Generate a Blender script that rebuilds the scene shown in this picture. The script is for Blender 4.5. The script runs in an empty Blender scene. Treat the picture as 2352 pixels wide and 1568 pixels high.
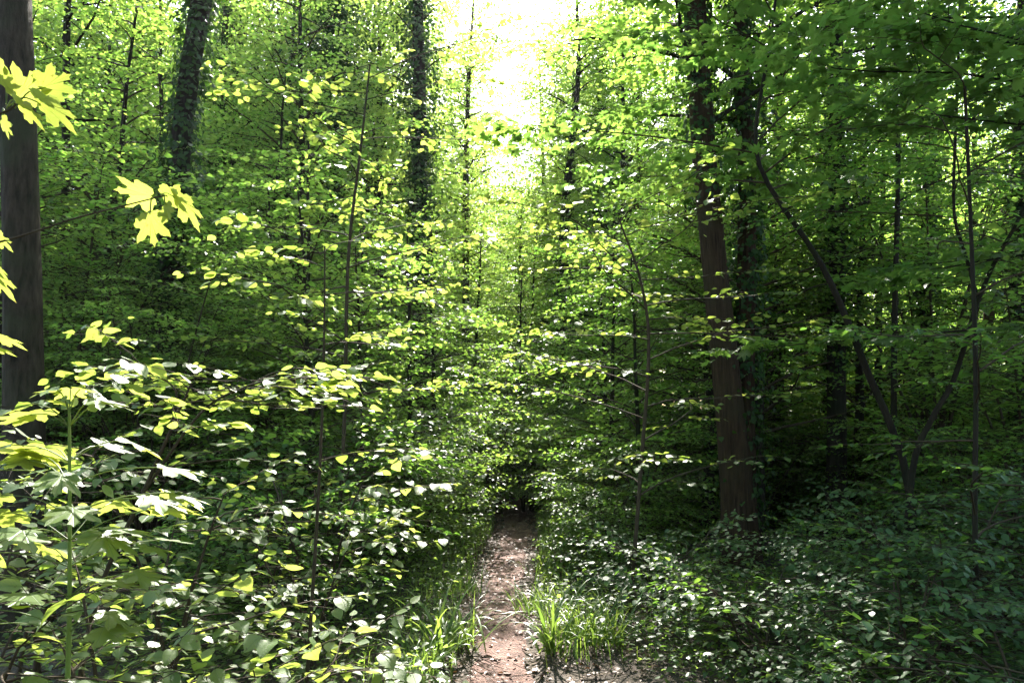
import bpy, math
import numpy as np
from mathutils import Vector

# ------------------------------------------------------------------ camera, sky, sun, exposure
S = bpy.context.scene
COL = S.collection
PITCH = math.radians(4.5)
EYE = 1.6
cam_d = bpy.data.cameras.new("camera")
cam = bpy.data.objects.new("camera", cam_d)
COL.objects.link(cam)
cam_d.sensor_width = 36.0
cam_d.lens = 28.8
cam_d.clip_start = 0.05
cam_d.clip_end = 2000
cam.location = (0, 0, EYE)
cam.rotation_euler = (math.radians(90) + PITCH, 0, 0)
S.camera = cam

SUN_EL = math.radians(42)
SUN_AZ = math.radians(0.5)          # clockwise from straight ahead (+Y)
W = bpy.data.worlds.new("World")
S.world = W
W.use_nodes = True
wn = W.node_tree
bg = wn.nodes["Background"]
sky = wn.nodes.new("ShaderNodeTexSky")
sky.sky_type = 'NISHITA'
sky.sun_disc = False
sky.sun_elevation = SUN_EL
sky.sun_rotation = SUN_AZ
sky.air_density = 1.0
sky.dust_density = 2.0
wn.links.new(sky.outputs[0], bg.inputs[0])
bg.inputs[1].default_value = 0.115
sd = bpy.data.lights.new("sun", 'SUN')
sd.energy = 5.0
sd.angle = math.radians(0.5)
sd.color = (1.0, 0.95, 0.86)
sun = bpy.data.objects.new("sun", sd)
COL.objects.link(sun)
sdir = Vector((math.sin(SUN_AZ) * math.cos(SUN_EL), math.cos(SUN_AZ) * math.cos(SUN_EL), math.sin(SUN_EL)))
sun.rotation_euler = sdir.to_track_quat('Z', 'Y').to_euler()
S.view_settings.view_transform = 'Standard'
S.view_settings.look = 'None'
S.view_settings.gamma = 1
S.view_settings.exposure = 2.75
S.cycles.max_bounces = 9
S.cycles.diffuse_bounces = 6
S.cycles.transmission_bounces = 6
S.cycles.glossy_bounces = 2
S.cycles.caustics_reflective = False
S.cycles.caustics_refractive = False
S.cycles.use_denoising = True
S.cycles.sample_clamp_indirect = 6
S.render.use_persistent_data = False


def at(px, py, Y):
    """Point of the place seen at pixel (px, py) of a 2352 x 1568 picture, Y metres ahead."""
    u, v = (px - 1176) / 1880, (784 - py) / 1880
    t = Y / (math.cos(PITCH) - v * math.sin(PITCH))
    return np.array([u * t, Y, EYE + t * (math.sin(PITCH) + v * math.cos(PITCH))])


# ------------------------------------------------------------------ materials
def nodes(name):
    m = bpy.data.materials.new(name)
    m.use_nodes = True
    nt = m.node_tree
    for n in list(nt.nodes):
        nt.nodes.remove(n)
    return m, nt, nt.nodes.new, nt.links.new


def leaf_mat(name, dark, light, trans_a, trans_b, rough=0.38, fac=0.45, veins=None):
    m, nt, N, L = nodes(name)
    out = N("ShaderNodeOutputMaterial")
    at_ = N("ShaderNodeAttribute"); at_.attribute_name = "tint"
    oi = N("ShaderNodeObjectInfo")
    mix = N("ShaderNodeMath"); mix.operation = 'MULTIPLY_ADD'
    mix.inputs[1].default_value = 0.35
    L(oi.outputs["Random"], mix.inputs[0])
    sc = N("ShaderNodeMath"); sc.operation = 'MULTIPLY'; sc.inputs[1].default_value = 0.65
    L(at_.outputs["Fac"], sc.inputs[0]); L(sc.outputs[0], mix.inputs[2])
    c1 = N("ShaderNodeMix"); c1.data_type = 'RGBA'
    c1.inputs["A"].default_value = (*dark, 1); c1.inputs["B"].default_value = (*light, 1)
    c2 = N("ShaderNodeMix"); c2.data_type = 'RGBA'
    c2.inputs["A"].default_value = (*trans_a, 1); c2.inputs["B"].default_value = (*trans_b, 1)
    for c in (c1, c2):
        L(mix.outputs[0], c.inputs["Factor"])
    p = N("ShaderNodeBsdfPrincipled")
    p.inputs["Roughness"].default_value = rough
    p.inputs["IOR"].default_value = 1.45
    t = N("ShaderNodeBsdfTranslucent")
    cA, cB = c1.outputs["Result"], c2.outputs["Result"]
    if veins:
        uv = N("ShaderNodeUVMap"); uv.uv_map = "leaf"
        sx = N("ShaderNodeSeparateXYZ"); L(uv.outputs[0], sx.inputs[0])
        def M(op, a, b=None, c=None):
            n = N("ShaderNodeMath"); n.operation = op
            for i, v in enumerate((a, b, c)):
                if v is None: continue
                if isinstance(v, (int, float)): n.inputs[i].default_value = v
                else: L(v, n.inputs[i])
            return n.outputs[0]
        X, Y = sx.outputs[0], sx.outputs[1]
        ay = M('ABSOLUTE', Y)
        if veins == 'palmate':
            xx = M('ADD', X, 0.02)
            ang = M('ARCTAN2', ay, xx)
            d0 = M('ABSOLUTE', ang)
            d1 = M('ABSOLUTE', M('SUBTRACT', ang, 0.62))
            d2 = M('ABSOLUTE', M('SUBTRACT', ang, 1.22))
            dd = M('MINIMUM', M('MINIMUM', d0, d1), d2)
            rr = M('SQRT', M('ADD', M('MULTIPLY', xx, xx), M('MULTIPLY', ay, ay)))
            dist = M('MULTIPLY', dd, rr)
            v1 = M('SUBTRACT', 1.0, M('MINIMUM', M('DIVIDE', dist, 0.016), 1.0))
            w = M('PINGPONG', M('ADD', M('MULTIPLY', rr, 9.0), M('MULTIPLY', dd, 6.0)), 0.5)
            v2 = M('MULTIPLY', M('GREATER_THAN', w, 0.44), 0.35)
        else:
            v1 = M('SUBTRACT', 1.0, M('MINIMUM', M('DIVIDE', ay, 0.02), 1.0))
            w = M('PINGPONG', M('MULTIPLY', M('SUBTRACT', X, M('MULTIPLY', ay, 0.9)), 9.0), 0.5)
            v2 = M('MULTIPLY', M('GREATER_THAN', w, 0.43), 0.5)
        v = M('MAXIMUM', v1, v2)
        fa = M('MULTIPLY', v, 0.6)
        k = N("ShaderNodeMix"); k.data_type = 'RGBA'; L(fa, k.inputs["Factor"]); L(cA, k.inputs["A"])
        k.inputs["B"].default_value = (0.16, 0.22, 0.07, 1); cA = k.outputs["Result"]
        k2 = N("ShaderNodeMix"); k2.data_type = 'RGBA'; L(fa, k2.inputs["Factor"]); L(cB, k2.inputs["A"])
        k2.inputs["B"].default_value = (0.13, 0.17, 0.02, 1); cB = k2.outputs["Result"]
        tc = N("ShaderNodeTexCoord"); nz = N("ShaderNodeTexNoise"); nz.inputs["Scale"].default_value = 55; nz.inputs["Detail"].default_value = 3
        L(tc.outputs["Object"], nz.inputs[0])
        sp = M('MULTIPLY', M('SUBTRACT', nz.outputs[0], 0.66), 12.0); sp = M('MINIMUM', M('MAXIMUM', sp, 0.0), 0.8)
        pair = []
        for c_, b_ in ((cA, (0.09, 0.06, 0.025, 1)), (cB, (0.16, 0.10, 0.02, 1))):
            q = N("ShaderNodeMix"); q.data_type = 'RGBA'; L(sp, q.inputs["Factor"]); L(c_, q.inputs["A"]); q.inputs["B"].default_value = b_; pair.append(q.outputs["Result"])
        cA, cB = pair
        bp = N("ShaderNodeBump"); bp.inputs["Strength"].default_value = 0.5; bp.inputs["Distance"].default_value = 0.003
        L(v, bp.inputs["Height"]); bp.invert = True
        L(bp.outputs[0], p.inputs["Normal"])
    L(cA, p.inputs["Base Color"]); L(cB, t.inputs["Color"])
    ms = N("ShaderNodeMixShader"); ms.inputs[0].default_value = fac
    L(p.outputs[0], ms.inputs[1]); L(t.outputs[0], ms.inputs[2]); L(ms.outputs[0], out.inputs[0])
    return m


def bark_mat(name, c1, c2, c3, scale=(9, 9, 1.4), bump=0.02, rough=0.85):
    m, nt, N, L = nodes(name)
    out = N("ShaderNodeOutputMaterial"); p = N("ShaderNodeBsdfPrincipled")
    tc = N("ShaderNodeTexCoord"); mp = N("ShaderNodeMapping"); mp.inputs["Scale"].default_value = scale
    L(tc.outputs["Object"], mp.inputs[0])
    n1 = N("ShaderNodeTexNoise"); n1.inputs["Scale"].default_value = 3; n1.inputs["Detail"].default_value = 8
    n1.inputs["Roughness"].default_value = 0.65
    L(mp.outputs[0], n1.inputs[0])
    n2 = N("ShaderNodeTexNoise"); n2.inputs["Scale"].default_value = 2.2; n2.inputs["Detail"].default_value = 3
    L(tc.outputs["Object"], n2.inputs[0])
    r = N("ShaderNodeValToRGB")
    r.color_ramp.elements[0].position = 0.3; r.color_ramp.elements[0].color = (*c1, 1)
    r.color_ramp.elements[1].position = 0.72; r.color_ramp.elements[1].color = (*c2, 1)
    L(n1.outputs[0], r.inputs[0])
    k = N("ShaderNodeMix"); k.data_type = 'RGBA'
    r2 = N("ShaderNodeValToRGB"); r2.color_ramp.elements[0].position = 0.5; r2.color_ramp.elements[1].position = 0.68
    L(n2.outputs[0], r2.inputs[0]); L(r2.outputs[0], k.inputs["Factor"])
    L(r.outputs[0], k.inputs["A"]); k.inputs["B"].default_value = (*c3, 1)
    L(k.outputs["Result"], p.inputs["Base Color"]); p.inputs["Roughness"].default_value = rough; p.inputs["Specular IOR Level"].default_value = .12
    b = N("ShaderNodeBump"); b.inputs["Strength"].default_value = 0.9; b.inputs["Distance"].default_value = bump
    L(n1.outputs[0], b.inputs["Height"]); L(b.outputs[0], p.inputs["Normal"]); L(p.outputs[0], out.inputs[0])
    return m


def ground_mat(name, cols, scale=6):
    m, nt, N, L = nodes(name)
    out = N("ShaderNodeOutputMaterial"); p = N("ShaderNodeBsdfPrincipled"); p.inputs["Roughness"].default_value = 0.9
    tc = N("ShaderNodeTexCoord")
    n = N("ShaderNodeTexNoise"); n.inputs["Scale"].default_value = scale; n.inputs["Detail"].default_value = 9
    n.inputs["Roughness"].default_value = 0.7
    L(tc.outputs["Object"], n.inputs[0])
    v = N("ShaderNodeTexVoronoi"); v.inputs["Scale"].default_value = scale * 9
    L(tc.outputs["Object"], v.inputs[0])
    r = N("ShaderNodeValToRGB"); e = r.color_ramp.elements
    e[0].position = 0.3; e[0].color = (*cols[0], 1); e[1].position = 0.75; e[1].color = (*cols[2], 1)
    q = e.new(0.52); q.color = (*cols[1], 1)
    L(n.outputs[0], r.inputs[0])
    hs = N("ShaderNodeHueSaturation"); L(r.outputs[0], hs.inputs["Color"])
    sp = N("ShaderNodeSeparateColor"); L(v.outputs["Color"], sp.inputs[0])
    mm = N("ShaderNodeMath"); mm.operation = 'MULTIPLY_ADD'; mm.inputs[1].default_value = 0.8; mm.inputs[2].default_value = 0.6
    L(sp.outputs[0], mm.inputs[0]); L(mm.outputs[0], hs.inputs["Value"])
    L(hs.outputs[0], p.inputs["Base Color"])
    b = N("ShaderNodeBump"); b.inputs["Strength"].default_value = 0.8; b.inputs["Distance"].default_value = 0.02
    L(v.outputs["Distance"], b.inputs["Height"]); L(b.outputs[0], p.inputs["Normal"]); L(p.outputs[0], out.inputs[0])
    return m


M_HORN = leaf_mat("hornbeam_leaf", (0.035, 0.085, 0.026), (0.075, 0.14, 0.038), (0.20, 0.46, 0.05), (0.46, 0.62, 0.10), .38, .5)
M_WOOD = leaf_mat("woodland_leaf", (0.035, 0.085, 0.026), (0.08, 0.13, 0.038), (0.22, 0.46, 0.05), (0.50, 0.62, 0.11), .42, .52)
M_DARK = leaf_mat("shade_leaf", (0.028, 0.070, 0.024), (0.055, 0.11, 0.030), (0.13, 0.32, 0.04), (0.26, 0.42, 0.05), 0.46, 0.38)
M_HAZEL = leaf_mat("hazel_leaf", (0.05, 0.105, 0.022), (0.09, 0.15, 0.03), (0.28, 0.43, 0.05), (0.52, 0.56, 0.11), 0.45, 0.45, 'pinnate')
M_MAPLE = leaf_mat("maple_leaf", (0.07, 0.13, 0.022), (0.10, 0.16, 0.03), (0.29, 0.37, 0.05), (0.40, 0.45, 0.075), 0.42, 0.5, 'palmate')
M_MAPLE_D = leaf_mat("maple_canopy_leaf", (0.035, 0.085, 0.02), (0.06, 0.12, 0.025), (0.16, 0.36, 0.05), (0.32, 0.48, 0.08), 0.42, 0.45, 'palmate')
M_IVY = leaf_mat("ivy_leaf", (0.010, 0.028, 0.007), (0.026, 0.060, 0.012), (0.05, 0.16, 0.015), (0.12, 0.25, 0.02), 0.48, 0.25)
for n_ in M_IVY.node_tree.nodes:
    if n_.type == "BSDF_PRINCIPLED": n_.inputs["Specular IOR Level"].default_value = .22
M_GRASS = leaf_mat("grass_blade", (0.04, 0.09, 0.02), (0.075, 0.13, 0.03), (0.16, 0.34, 0.04), (0.36, 0.46, 0.07), 0.36, 0.36)
M_LITTER = leaf_mat("dead_leaf", (0.07, 0.036, 0.026), (0.22, 0.13, 0.10), (0.12, 0.05, 0.02), (0.25, 0.12, 0.04), 0.55, 0.15)
M_BEECH = bark_mat("smooth_bark", (0.010, 0.0075, 0.005), (0.066, 0.048, 0.034), (0.036, 0.040, 0.020), (9, 9, 2.2), 0.035)
M_BROWN = bark_mat("fissured_bark", (0.014, 0.008, 0.005), (0.072, 0.044, 0.025), (0.034, 0.027, 0.014), (14, 14, 1.0), 0.035)
M_BARK = bark_mat("dark_bark", (0.010, 0.008, 0.006), (0.032, 0.025, 0.018), (0.018, 0.021, 0.011), (10, 10, 1.3), 0.02)
M_TWIG = bark_mat("twig_bark", (0.030, 0.021, 0.013), (0.065, 0.047, 0.03), (0.045, 0.038, 0.022), (20, 20, 8), 0.002)
M_GSTEM = bark_mat("green_stem", (0.10, 0.15, 0.03), (0.16, 0.22, 0.05), (0.12, 0.16, 0.04), (30, 30, 6), 0.001, 0.5)
M_GROUND = ground_mat("leaf_mould", ((0.030, 0.020, 0.013), (0.060, 0.042, 0.027), (0.11, 0.075, 0.05)))
M_PATH = ground_mat("trodden_earth", ((0.075, 0.037, 0.029), (0.15, 0.080, 0.063), (0.23, 0.136, 0.11)), 9)


# ------------------------------------------------------------------ geometry helpers
class Geo:
    def __init__(s):
        s.V, s.F, s.T, s.U, s.n = [], {}, [], [], 0

    def add(s, V, faces, tint=None, uv=None):
        V = np.asarray(V, dtype=np.float32).reshape(-1, 3)
        for f in faces:
            f = np.asarray(f, dtype=np.int32)
            if f.size:
                s.F.setdefault(f.shape[1], []).append(f + s.n)
        s.V.append(V)
        s.T.append(np.full(len(V), 0.5, np.float32) if tint is None else np.asarray(tint, np.float32))
        s.U.append(np.zeros((len(V), 2), np.float32) if uv is None else np.asarray(uv, np.float32))
        s.n += len(V)

    def mesh(s, name, mat, smooth=False, uv=False):
        me = bpy.data.meshes.new(name)
        V = np.concatenate(s.V)
        me.vertices.add(len(V)); me.vertices.foreach_set("co", V.ravel())
        loops, starts, k0 = [], [], 0
        for k, fl in s.F.items():
            f = np.concatenate(fl); loops.append(f.ravel())
            starts.append(k0 + np.arange(len(f), dtype=np.int32) * k); k0 += f.size
        lp = np.concatenate(loops); st = np.concatenate(starts).astype(np.int32)
        me.loops.add(len(lp)); me.loops.foreach_set("vertex_index", lp)
        me.polygons.add(len(st)); me.polygons.foreach_set("loop_start", st)
        if smooth:
            me.polygons.foreach_set("use_smooth", np.ones(len(st), dtype=bool))
        a = me.attributes.new("tint", 'FLOAT', 'POINT'); a.data.foreach_set("value", np.concatenate(s.T))
        if uv:
            u = me.uv_layers.new(name="leaf"); U = np.concatenate(s.U)
            u.data.foreach_set("uv", U[lp].ravel())
        me.update(calc_edges=True)
        me.materials.append(mat)
        return me


def nrmz(a):
    return a / np.maximum(np.linalg.norm(a, axis=-1, keepdims=True), 1e-9)


def tube(pts, rad, sides=6, cap=False):
    pts = np.asarray(pts, float); rad = np.broadcast_to(np.asarray(rad, float), (len(pts),))
    t = np.gradient(pts, axis=0); t = nrmz(t)
    ref = np.array([0.0, 0, 1]) if abs(t[:, 2]).mean() < 0.8 else np.array([1.0, 0, 0])
    a = nrmz(np.cross(t, ref)); b = np.cross(t, a)
    th = np.linspace(0, 2 * np.pi, sides, endpoint=False)
    V = pts[:, None] + rad[:, None, None] * (np.cos(th)[None, :, None] * a[:, None] + np.sin(th)[None, :, None] * b[:, None])
    n = len(pts); i = np.arange(n - 1)[:, None] * sides; j = np.arange(sides)[None]; k = (j + 1) % sides
    F = np.stack([i + j, i + k, i + sides + k, i + sides + j], -1).reshape(-1, 4)
    return V.reshape(-1, 3), [F]


def smooth_path(pts, n):
    """Catmull-Rom through the points, n samples."""
    P = np.asarray(pts, float); P = np.vstack([2 * P[0] - P[1], P, 2 * P[-1] - P[-2]])
    out = []
    for u in np.linspace(0, len(P) - 3 - 1e-6, n):
        i = int(u); t = u - i; a, b, c, d = P[i:i + 4]
        out.append(0.5 * (2 * b + (c - a) * t + (2 * a - 5 * b + 4 * c - d) * t * t + (3 * b - a - 3 * c + d) * t ** 3))
    return np.array(out)


# leaf shapes: x along the leaf, y across, z up
def hex_leaf(w=0.34):
    v = np.array([[0, 0, 0], [.3, w, .07], [.72, w * .72, .02], [1, 0, -.12], [.72, -w * .72, .02], [.3, -w, .07], [.5, 0, -.02]])
    return v, [np.array([[0, 6, 2, 1], [6, 3, 2, 2][:4]])[:1], np.array([[6, 3, 2], ]), np.array([[0, 5, 4, 6]]), np.array([[6, 4, 3]])]


def ovate_leaf(w=0.36, droop=.18, pet=.16):
    st = [(0, .0), (.07, .16), (.2, .29), (.38, .36), (.56, .33), (.74, .23), (.89, .10), (1, 0)]
    v, f = [], []
    for x, y in st:
        z = -droop * x * x; e = .16 * y
        wv = .02 * math.sin(x * 26)
        v += [[x, 0, z], [x - .02, y * w / .36, z + e + wv], [x - .02, -y * w / .36, z + e - wv]]
    for i in range(len(st) - 1):
        a = i * 3
        f += [[a, a + 3, a + 4, a + 1], [a, a + 2, a + 5, a + 3]]
    k = len(v); v += [[-pet, .008, .03], [-pet, -.008, .03], [0, -.01, 0], [0, .01, 0]]
    f.append([k, k + 1, k + 2, k + 3])
    return np.array(v), [np.array(f)]


def maple_leaf(detail=True, pet=.55, droop=.22):
    h = [(1.0, 0), (.88, .055), (.845, .15), (.74, .105), (.64, .115), (.60, .20), (.68, .27), (.74, .39), (.735, .47), (.80, .60),
         (.66, .575), (.58, .56), (.50, .47), (.40, .38), (.36, .45), (.34, .56), (.22, .62), (.15, .54), (.06, .52), (.04, .38), (-.06, .30), (-.05, .12)] if detail else \
        [(1.0, 0), (.82, .13), (.62, .14), (.72, .42), (.80, .60), (.56, .52), (.40, .36), (.30, .60), (.06, .50), (-.04, .2)]
    o = h + [(x, -y) for x, y in h[:0:-1]]
    hub = (.16, 0)
    v = [[hub[0], hub[1], .0]]
    for x, y in o:
        r2 = (x - .16) ** 2 + y * y
        v.append([x, y, -droop * r2 + .05 * (1 if r2 < .2 else -.3)])
    n = len(o)
    # the notch at the stalk: two last outline points of each side join at the base
    v.append([0, 0, 0])
    f = []
    for i in range(n):
        a, b = 1 + i, 1 + (i + 1) % n
        if i == len(h) - 1:
            f += [[0, a, n + 1], [0, n + 1, b]]
        else:
            f.append([0, a, b])
    q = []
    if pet:
        k = len(v)
        v += [[-pet, .010, .10], [-pet, -.010, .10], [0, -.010, 0], [0, .010, 0]]
        q = [[k, k + 1, k + 2, k + 3]]
    return np.array(v, float), [np.array(f), np.array(q, dtype=np.int32).reshape(-1, 4)]


def clean_hex():
    v, f = hex_leaf()
    return v, [np.array([[0, 6, 2, 1], [0, 5, 4, 6]]), np.array([[6, 3, 2], [6, 4, 3]])]


LEAF = {'hex': clean_hex(), 'ovate': ovate_leaf(), 'round': ovate_leaf(.42, .12, .2), 'maple': maple_leaf(), 'maple_small': maple_leaf(False, .4, .2),
        'ivy': (np.array([[0, 0, 0], [.1, .42, .03], [.45, .38, .02], [1, 0, -.1], [.45, -.38, .02], [.1, -.42, .03], [.3, 0, -.04]]),
                [np.array([[0, 6, 2, 1], [0, 5, 4, 6]]), np.array([[6, 3, 2], [6, 4, 3]])])}


def add_leaves(g, kind, pos, d, n, size, rng, tint=None):
    tv, tf = LEAF[kind]
    N = len(pos)
    d = nrmz(d); n = nrmz(n - d * (n * d).sum(-1, keepdims=True)); s = np.cross(n, d)
    wv = rng.uniform(.85, 1.15, (N, 1, 1)); cv = rng.uniform(-.3, 1.9, (N, 1, 1))
    V = pos[:, None] + size[:, None, None] * (tv[None, :, 0:1] * d[:, None] + wv * tv[None, :, 1:2] * s[:, None] + cv * tv[None, :, 2:3] * n[:, None])
    if tint is None:
        tint = rng.uniform(0, 1, N)
    off = (np.arange(N) * len(tv))[:, None, None]
    g.add(V, [(f[None] + off).reshape(-1, f.shape[1]) for f in tf if len(f)], np.repeat(tint, len(tv)), np.tile(tv[:, :2], (N, 1)))


def make_spray(rng, L=.5, leaf=.06, gap=.05, nside=6, side=.28, droop=.15, flat=.28, pairs=False, ang=55, pet=0.0):
    """A flat leafy twig along +X: leaf arrays and a twig mesh."""
    tw, pos, dr, nr, sz = Geo(), [], [], [], []

    def twig(p0, yaw, length, r, tilt):
        n = 5
        x = np.linspace(0, 1, n); yy = np.cumsum(rng.normal(0, .10, n)) * .5 + yaw
        st = length / (n - 1)
        pts = np.zeros((n, 3)); pts[0] = p0
        for i in range(1, n):
            el = tilt - droop * 2.0 * x[i]
            pts[i] = pts[i - 1] + st * np.array([math.cos(yy[i]) * math.cos(el), math.sin(yy[i]) * math.cos(el), math.sin(el)])
        tw.add(*tube(pts, np.linspace(r, r * .35, n), 3))
        k = max(2, int(length / gap)); sg = rng.choice([-1, 1])
        for i in range(k):
            t = .12 + .88 * (i + rng.uniform(-.2, .2)) / max(1, k - 1) if k > 1 else 1
            t = min(max(t, 0), .999); a = t * (n - 1); j = int(a); f = a - j
            p = pts[j] * (1 - f) + pts[j + 1] * f
            for q in ((-1, 1) if pairs else (sg,)):
                last = i == k - 1
                aa = yy[j] + q * math.radians(ang * (.35 if last and not pairs else 1) + rng.normal(0, 14))
                pos.append(p); dr.append([math.cos(aa), math.sin(aa), rng.normal(-.18, .2)])
                nr.append([rng.normal(0, flat), rng.normal(0, flat), 1]); sz.append(leaf * rng.uniform(.5, 1.28) * (.8 if last else 1))
            sg = -sg
        if pairs:
            pos.append(pts[-1]); dr.append([math.cos(yy[-1]), math.sin(yy[-1]), -.2]); nr.append([rng.normal(0, flat), rng.normal(0, flat), 1]); sz.append(leaf * .9)
        return pts, yy

    r0 = .0035 * (L / .5)
    pts, yy = twig(np.zeros(3), 0, L, r0, .12)
    for i in range(nside):
        t = .08 + .78 * (i + .5) / nside; a = t * 4; j = int(a); f = a - j
        p = pts[j] * (1 - f) + pts[j + 1] * f
        twig(p, yy[j] + (1 if i % 2 else -1) * math.radians(rng.uniform(38, 60)), side * (1.1 - .6 * t) * rng.uniform(.7, 1.2), r0 * .6, rng.normal(.08, .12))
    pos, dr, nr, sz = map(np.array, (pos, dr, nr, sz))
    if pet:
        pos = pos + nrmz(dr) * (pet * sz)[:, None]
    return dict(pos=pos, d=dr, n=nr, s=sz, tv=np.concatenate(tw.V), tf=[np.concatenate(tw.F[4])])


class Plant:
    """Collects the leaves and wood of one plant."""
    def __init__(s, seed, kind, sprays, twigs=True):
        s.rng = np.random.default_rng(seed); s.kind, s.sprays = kind, sprays
        s.wood, s.lv, s.twigs = Geo(), [], twigs

    def spray(s, p, yaw, pitch=0, roll=0, sc=1):
        sp = s.sprays[s.rng.integers(len(s.sprays))]
        cy, sy, cp, sp_, cr, sr = math.cos(yaw), math.sin(yaw), math.cos(pitch), math.sin(pitch), math.cos(roll), math.sin(roll)
        R = np.array([[cy, -sy, 0], [sy, cy, 0], [0, 0, 1]]) @ np.array([[cp, 0, -sp_], [0, 1, 0], [sp_, 0, cp]]) @ np.array([[1, 0, 0], [0, cr, -sr], [0, sr, cr]])
        s.lv.append((sp['pos'] * sc @ R.T + p, sp['d'] @ R.T, sp['n'] @ R.T, sp['s'] * min(sc, 1.15)))
        if s.twigs:
            s.wood.add(sp['tv'] * sc @ R.T + p, sp['tf'])

    def limb(s, p0, yaw, el, length, r, n=6, level=.6, start=.25, gap=.3, sc=1, sides=5, alt=True, wob=.14):
        """A limb that rises, then levels out, with sprays along its outer part."""
        rng = s.rng; pts = [np.array(p0, float)]; a, e = yaw, el
        for i in range(n):
            a += rng.normal(0, wob); e += (-.02 - e) * level / n * 1.6 + rng.normal(0, .05)
            pts.append(pts[-1] + length / n * np.array([math.cos(a) * math.cos(e), math.sin(a) * math.cos(e), math.sin(e)]))
        pts = np.array(pts)
        s.wood.add(*tube(pts, np.linspace(r, max(r * .25, .003), n + 1), sides))
        t, sg = start, rng.choice([-1, 1])
        while t < 1:
            q = t * n; j = min(int(q), n - 1); f = q - j; p = pts[j] * (1 - f) + pts[j + 1] * f
            dv = pts[j + 1] - pts[j]; y = math.atan2(dv[1], dv[0])
            s.spray(p, y + sg * rng.uniform(.5, 1.1), rng.normal(.06, .14), rng.normal(0, .18), sc * rng.uniform(.75, 1.15))
            sg = -sg; t += gap / length * rng.uniform(.7, 1.3)
        dv = pts[-1] - pts[-2]
        s.spray(pts[-1], math.atan2(dv[1], dv[0]), rng.normal(0, .1), rng.normal(0, .15), sc)
        return pts

    def leaves(s, name, mat, uv=False, smooth=False, keep=None, sunb=.22):
        P, D, N, Z = (np.concatenate([x[i] for x in s.lv]) for i in range(4))
        if keep is not None:
            k = keep(P); P, D, N, Z = P[k], D[k], N[k], Z[k]
        N = nrmz(N); N[:, 1] += s.rng.normal(sunb, .18, len(N))          # leaves turn towards the light
        g = Geo(); add_leaves(g, s.kind, P, D, N, Z, s.rng)
        return g.mesh(name, mat, smooth, uv)


def obj(name, me, parent=None, loc=(0, 0, 0), rz=0, sc=1, **props):
    o = bpy.data.objects.new(name, me); COL.objects.link(o)
    o.location = loc; o.rotation_euler = (0, 0, rz); o.scale = (sc, sc, sc) if np.isscalar(sc) else sc
    if parent is not None:
        o.parent = parent
    for k, v in props.items():
        if v is not None: o[k] = v
    return o


def thing(name, parts, loc, rz=0, sc=1, label='', cat='', group=None, parent_part=None):
    """An Empty at the base of a plant; every part is a mesh of its own below it."""
    r = obj(name, None, None, loc, rz, sc, label=label, category=cat, group=group)
    for pn, me in parts:
        if me is not None:
            obj(pn, me, r)
    return r


TAU = 2 * math.pi
R0 = np.random.default_rng(11)
SP_MID = [make_spray(R0, .55, .056, .048, 7, .32, .18, .20) for _ in range(8)]
SP_FAR = [make_spray(R0, .75, .085, .075, 7, .42, .22, .55) for _ in range(6)]
SP_NEAR = [make_spray(R0, .40, .050, .046, 4, .20, .12, .13) for _ in range(8)]
SP_BUSH = [make_spray(R0, .45, .078, .085, 3, .22, .12, .22) for _ in range(8)]
SP_BIG = [make_spray(R0, .55, .070, .070, 6, .30, .16, .22) for _ in range(6)]
SP_OPEN = [make_spray(R0, .55, .060, .060, 6, .30, .18, .42) for _ in range(8)]
SP_MAPLE = [make_spray(R0, .50, .088, .10, 4, .26, .12, .34, True, 60, .35) for _ in range(6)]


# ------------------------------------------------------------------ ground and path
def ground_z(x, y):
    return .035 * np.sin(x * 1.3 + .4) * np.cos(y * .7) + .02 * np.sin(x * 3.1 + y * 2.3) - .05 * np.exp(-(x / .35) ** 2)


def sheet(name, xs, ys, fz, mat):
    X, Y = np.meshgrid(xs, ys, indexing='ij'); V = np.stack([X, Y, fz(X, Y)], -1).reshape(-1, 3)
    a, b = len(xs), len(ys); i = np.arange(a - 1)[:, None] * b + np.arange(b - 1)[None]
    g = Geo(); g.add(V, [np.stack([i, i + b, i + b + 1, i + 1], -1).reshape(-1, 4)])
    return obj(name, g.mesh(name, mat, True), kind='structure')


xs = np.concatenate([[-400, -120, -40, -20], np.linspace(-10, -1, 37)[:-1], np.linspace(-1, 1, 41), np.linspace(1, 10, 37)[1:], [20, 40, 120, 400]])
ys = np.concatenate([[-60, -20, -6], np.linspace(-2, 20, 111), [26, 34, 60, 120, 400]])
sheet('ground', xs, ys, ground_z, M_GROUND)
pxs, pys = np.linspace(-1, 1, 13), np.linspace(1.5, 19, 120)
PX, PY = np.meshgrid(pxs, pys, indexing='ij')
pc = lambda y: -.02 + .07 * np.sin(y * .62 + .6)
PW = (.19 + .03 * np.sin(PY * 3.1) + .02 * np.sin(PY * 7.7 + PX)) * (1 + .5 * np.exp(-(PY - 3.5) ** 2 / 2.5))
PXX = pc(PY) + PX * PW
V = np.stack([PXX, PY, ground_z(PXX, PY) + .012 * (1 - PX ** 4) - .004 * PX ** 4], -1).reshape(-1, 3)
i = np.arange(12)[:, None] * 120 + np.arange(119)[None]
g = Geo(); g.add(V, [np.stack([i, i + 120, i + 121, i + 1], -1).reshape(-1, 4)])
obj('path', g.mesh('path', M_PATH, True), kind='structure')

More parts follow.
